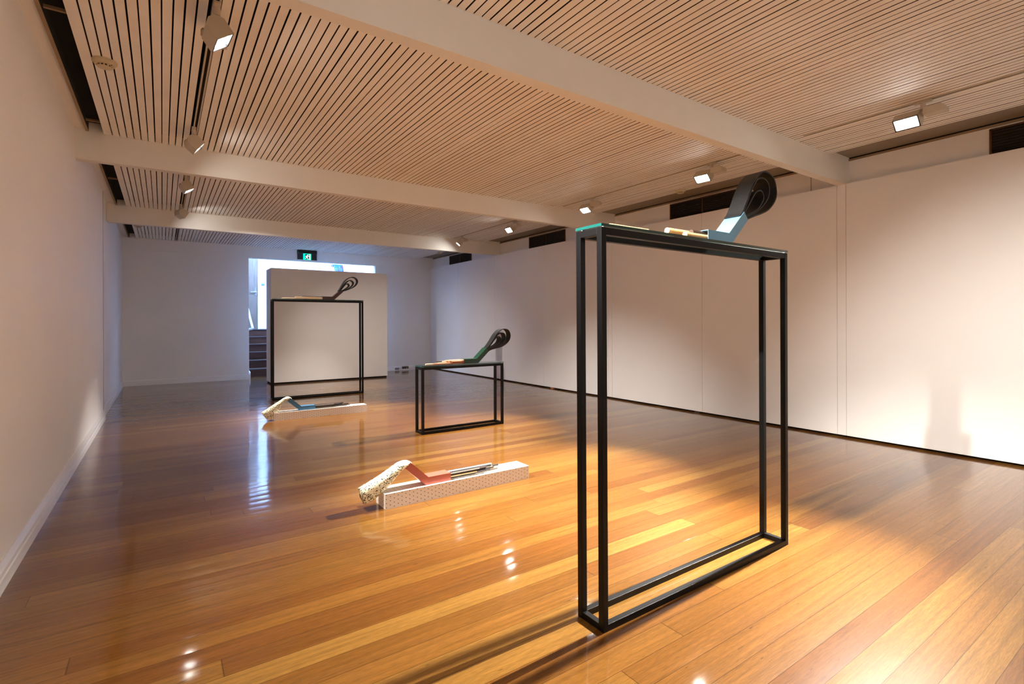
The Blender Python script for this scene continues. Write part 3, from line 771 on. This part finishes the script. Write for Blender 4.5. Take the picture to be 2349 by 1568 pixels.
prof = [(Y1, 0), (11.62, 0), (13.2, ZL-.05), (13.2, ZL+.16), (12.95, ZL+.14), (11.55, .16), (Y1, .12)]
bm = B(); prism(bm, prof, 1.42, 1.445, plane='yz'); struct('trim_14', bm, 'hallwhite', 'white stair string at the left side')
bm = B(); box(bm, 4.2, 4.3, Y1, YH, 0, 3.4); struct('wall_hall_right', bm, 'hallwhite', 'right wall of the stair hall')
bm = B(); box(bm, .2, .3, Y1, YH, 0, 3.4); struct('wall_hall_left', bm, 'hallwhite', 'left wall of the stair hall')
bm = B(); box(bm, .2, 6.2, YH, YH+.1, 0, 3.4); struct('wall_hall_back', bm, 'hallwhite', 'bright back wall of the stair hall')
bm = B(); box(bm, .2, 6.2, Y1, YH+.1, 3.4, 3.5); struct('ceiling_hall', bm, 'hallwhite', 'ceiling of the stair hall')
bm = B(); box(bm, .2, 6.2, YB+.02, Y1, ZC+.1, 3.45); struct('wall_hall_front', bm, 'hallwhite', 'wall above the opening, hall side')
bm = B(); box(bm, .2, 1.4, Y1, 13.0, -.1, 0); struct('floor_hall', bm, 'stairwood', 'floor beside the stair')
# door and frame
d = struct('door_1', (lambda b: (box(b, 1.20, 1.93, YH-.05, YH-.01, ZL+.005, ZL+2.05), b)[1])(B()), 'doorwood', 'grey oak door at the top of the stair')
bm = B(); box(bm, 1.87, 1.91, YH-.058, YH-.05, 1.78, 1.98); hd = obj('lock_plate', bm, 'chrome', d)
bm = B(); tube(bm, [(1.89, YH-.058, 1.87), (1.89, YH-.1, 1.87), (1.87, YH-.105, 1.87), (1.77, YH-.105, 1.865)], .011); obj('lever_handle', bm, 'chrome', d, smooth=True)
bm = B(); box(bm, 1.935, 1.99, YH-.07, YH-.001, ZL, ZL+2.12); box(bm, 1.14, 1.195, YH-.07, YH-.001, ZL, ZL+2.12); box(bm, 1.14, 1.99, YH-.07, YH-.001, ZL+2.06, ZL+2.12); struct('trim_15', bm, 'hallwhite', 'white door frame at the top of the stair')
skirting('baseboard_hall', (2.0, YH, 0), (4.2, YH, 0), (0, -1, 0), .12, 'skirting of the stair hall').location.z = ZL
# intercom
s = empty('intercom', (2.06, YH, 2.09)); tag(s, 'small white intercom on the lit wall beside the grey door', 'intercom')
bm = B(); box(bm, -.04, .04, -.025, -.001, 0, .1); obj('body', bm, 'hallwhite', s, bevel=.004)
bm = B(); box(bm, -.038, .038, -.028, -.001, -.045, -.02); obj('label_plate', bm, 'teal', s)
# handrail
bm = B(); tube(bm, [(1.50, 11.36, 1.00), (1.50, 11.40, 1.00), (1.50, 11.6, 1.10), (1.50, 13.0, 1.93), (1.50, 13.2, 1.95)], .022, 12)
s = empty('handrail', (0, 0, 0)); tag(s, 'white sloping handrail at the left side of the stair', 'handrail')
obj('rail', bm, 'hallwhite', s, smooth=True)
bm = B(); tube(bm, [(1.50, 11.37, 1.0), (1.47, 11.36, .985), (1.435, 11.34, .985), (1.42, 11.34, .98)], .022, 12); obj('rail_return', bm, 'hallwhite', s, smooth=True)
bm = B(); tube(bm, [(1.42, 12.6, 1.60), (1.5, 12.6, 1.66)], .008, 8); obj('bracket', bm, 'chrome', s)
# hose reel high on the hall wall
s = empty('hose_reel', (3.76, YH-.24, 2.45)); tag(s, 'blue hose reel on the lit wall above the free-standing wall', 'hose reel')
bm = B(); cyl(bm, (-.155, 0, 0), (-.15, 0, 0), .21, 36); obj('flange', bm, 'flangew', s)
bm = B(); cyl(bm, (.15, 0, 0), (.155, 0, 0), .20, 36); obj('flange', bm, 'flangem', s)['label'] = 'magenta flange'
bm = B(); cyl(bm, (-.15, 0, 0), (.15, 0, 0), .12, 24); obj('drum', bm, 'flangew', s)
bm = B(); tube(bm, [(-.075+.22*t/200, .185*math.cos(t*2*math.pi*6/200), .185*math.sin(t*2*math.pi*6/200)) for t in range(201)], .013, 8); obj('hose', bm, 'hose', s, smooth=True)
bm = B(); box(bm, -.02, .02, .0, .239, -.02, .02); obj('wall_arm', bm, 'chrome', s)

# ------------------------------------------------------------------ hall daylight
def area(loc, sx, sy, rot, e, col):
    ld = bpy.data.lights.new('hall_light', 'AREA'); ld.shape = 'RECTANGLE'; ld.size = sx; ld.size_y = sy; ld.energy = e; ld.color = col
    o = bpy.data.objects.new('hall_light', ld); C.objects.link(o); o.location = loc; o.rotation_euler = rot; return o
area((2.6, 12.2, 3.25), 3.0, .5, (math.radians(52), 0, 0), 235, (.30, .52, 1.0))
wd = bpy.data.worlds.new('world'); scn.world = wd; wd.use_nodes = True
wd.node_tree.nodes['Background'].inputs[0].default_value = (.5, .6, .8, 1); wd.node_tree.nodes['Background'].inputs[1].default_value = 0.0

# ------------------------------------------------------------------ camera
F_PX, CX, CY = 1167.04, 1174.5, 739.18
yw = math.radians(34.492); rl = math.radians(-.186)
Fv = Vector((math.sin(yw), math.cos(yw), 0)); Rv = Vector((math.cos(yw), -math.sin(yw), 0)); Uv = Vector((0, 0, 1))
R2v = Rv*math.cos(rl)+Uv*math.sin(rl); U2v = -Rv*math.sin(rl)+Uv*math.cos(rl)
cam = bpy.data.cameras.new('camera'); co = bpy.data.objects.new('camera', cam); C.objects.link(co)
cam.sensor_width = 36; cam.lens = F_PX/2349*36; cam.shift_y = -(784-CY)/2349; cam.clip_start = .05
M = Matrix((R2v, U2v, -Fv)).transposed().to_4x4(); M.translation = (0, 0, 1.1); co.matrix_world = M
scn.camera = co

scn.view_settings.view_transform = 'Standard'; scn.view_settings.look = 'None'; scn.view_settings.gamma = 1; scn.view_settings.use_curve_mapping = False
scn.view_settings.exposure = 0.66
scn.cycles.use_denoising = True
scn.cycles.max_bounces = 10; scn.cycles.diffuse_bounces = 6; scn.cycles.glossy_bounces = 6; scn.cycles.transmission_bounces = 10
scn.cycles.blur_glossy = 0.05; scn.cycles.caustics_reflective = True; scn.cycles.caustics_refractive = True
scn.cycles.sample_clamp_indirect = 25
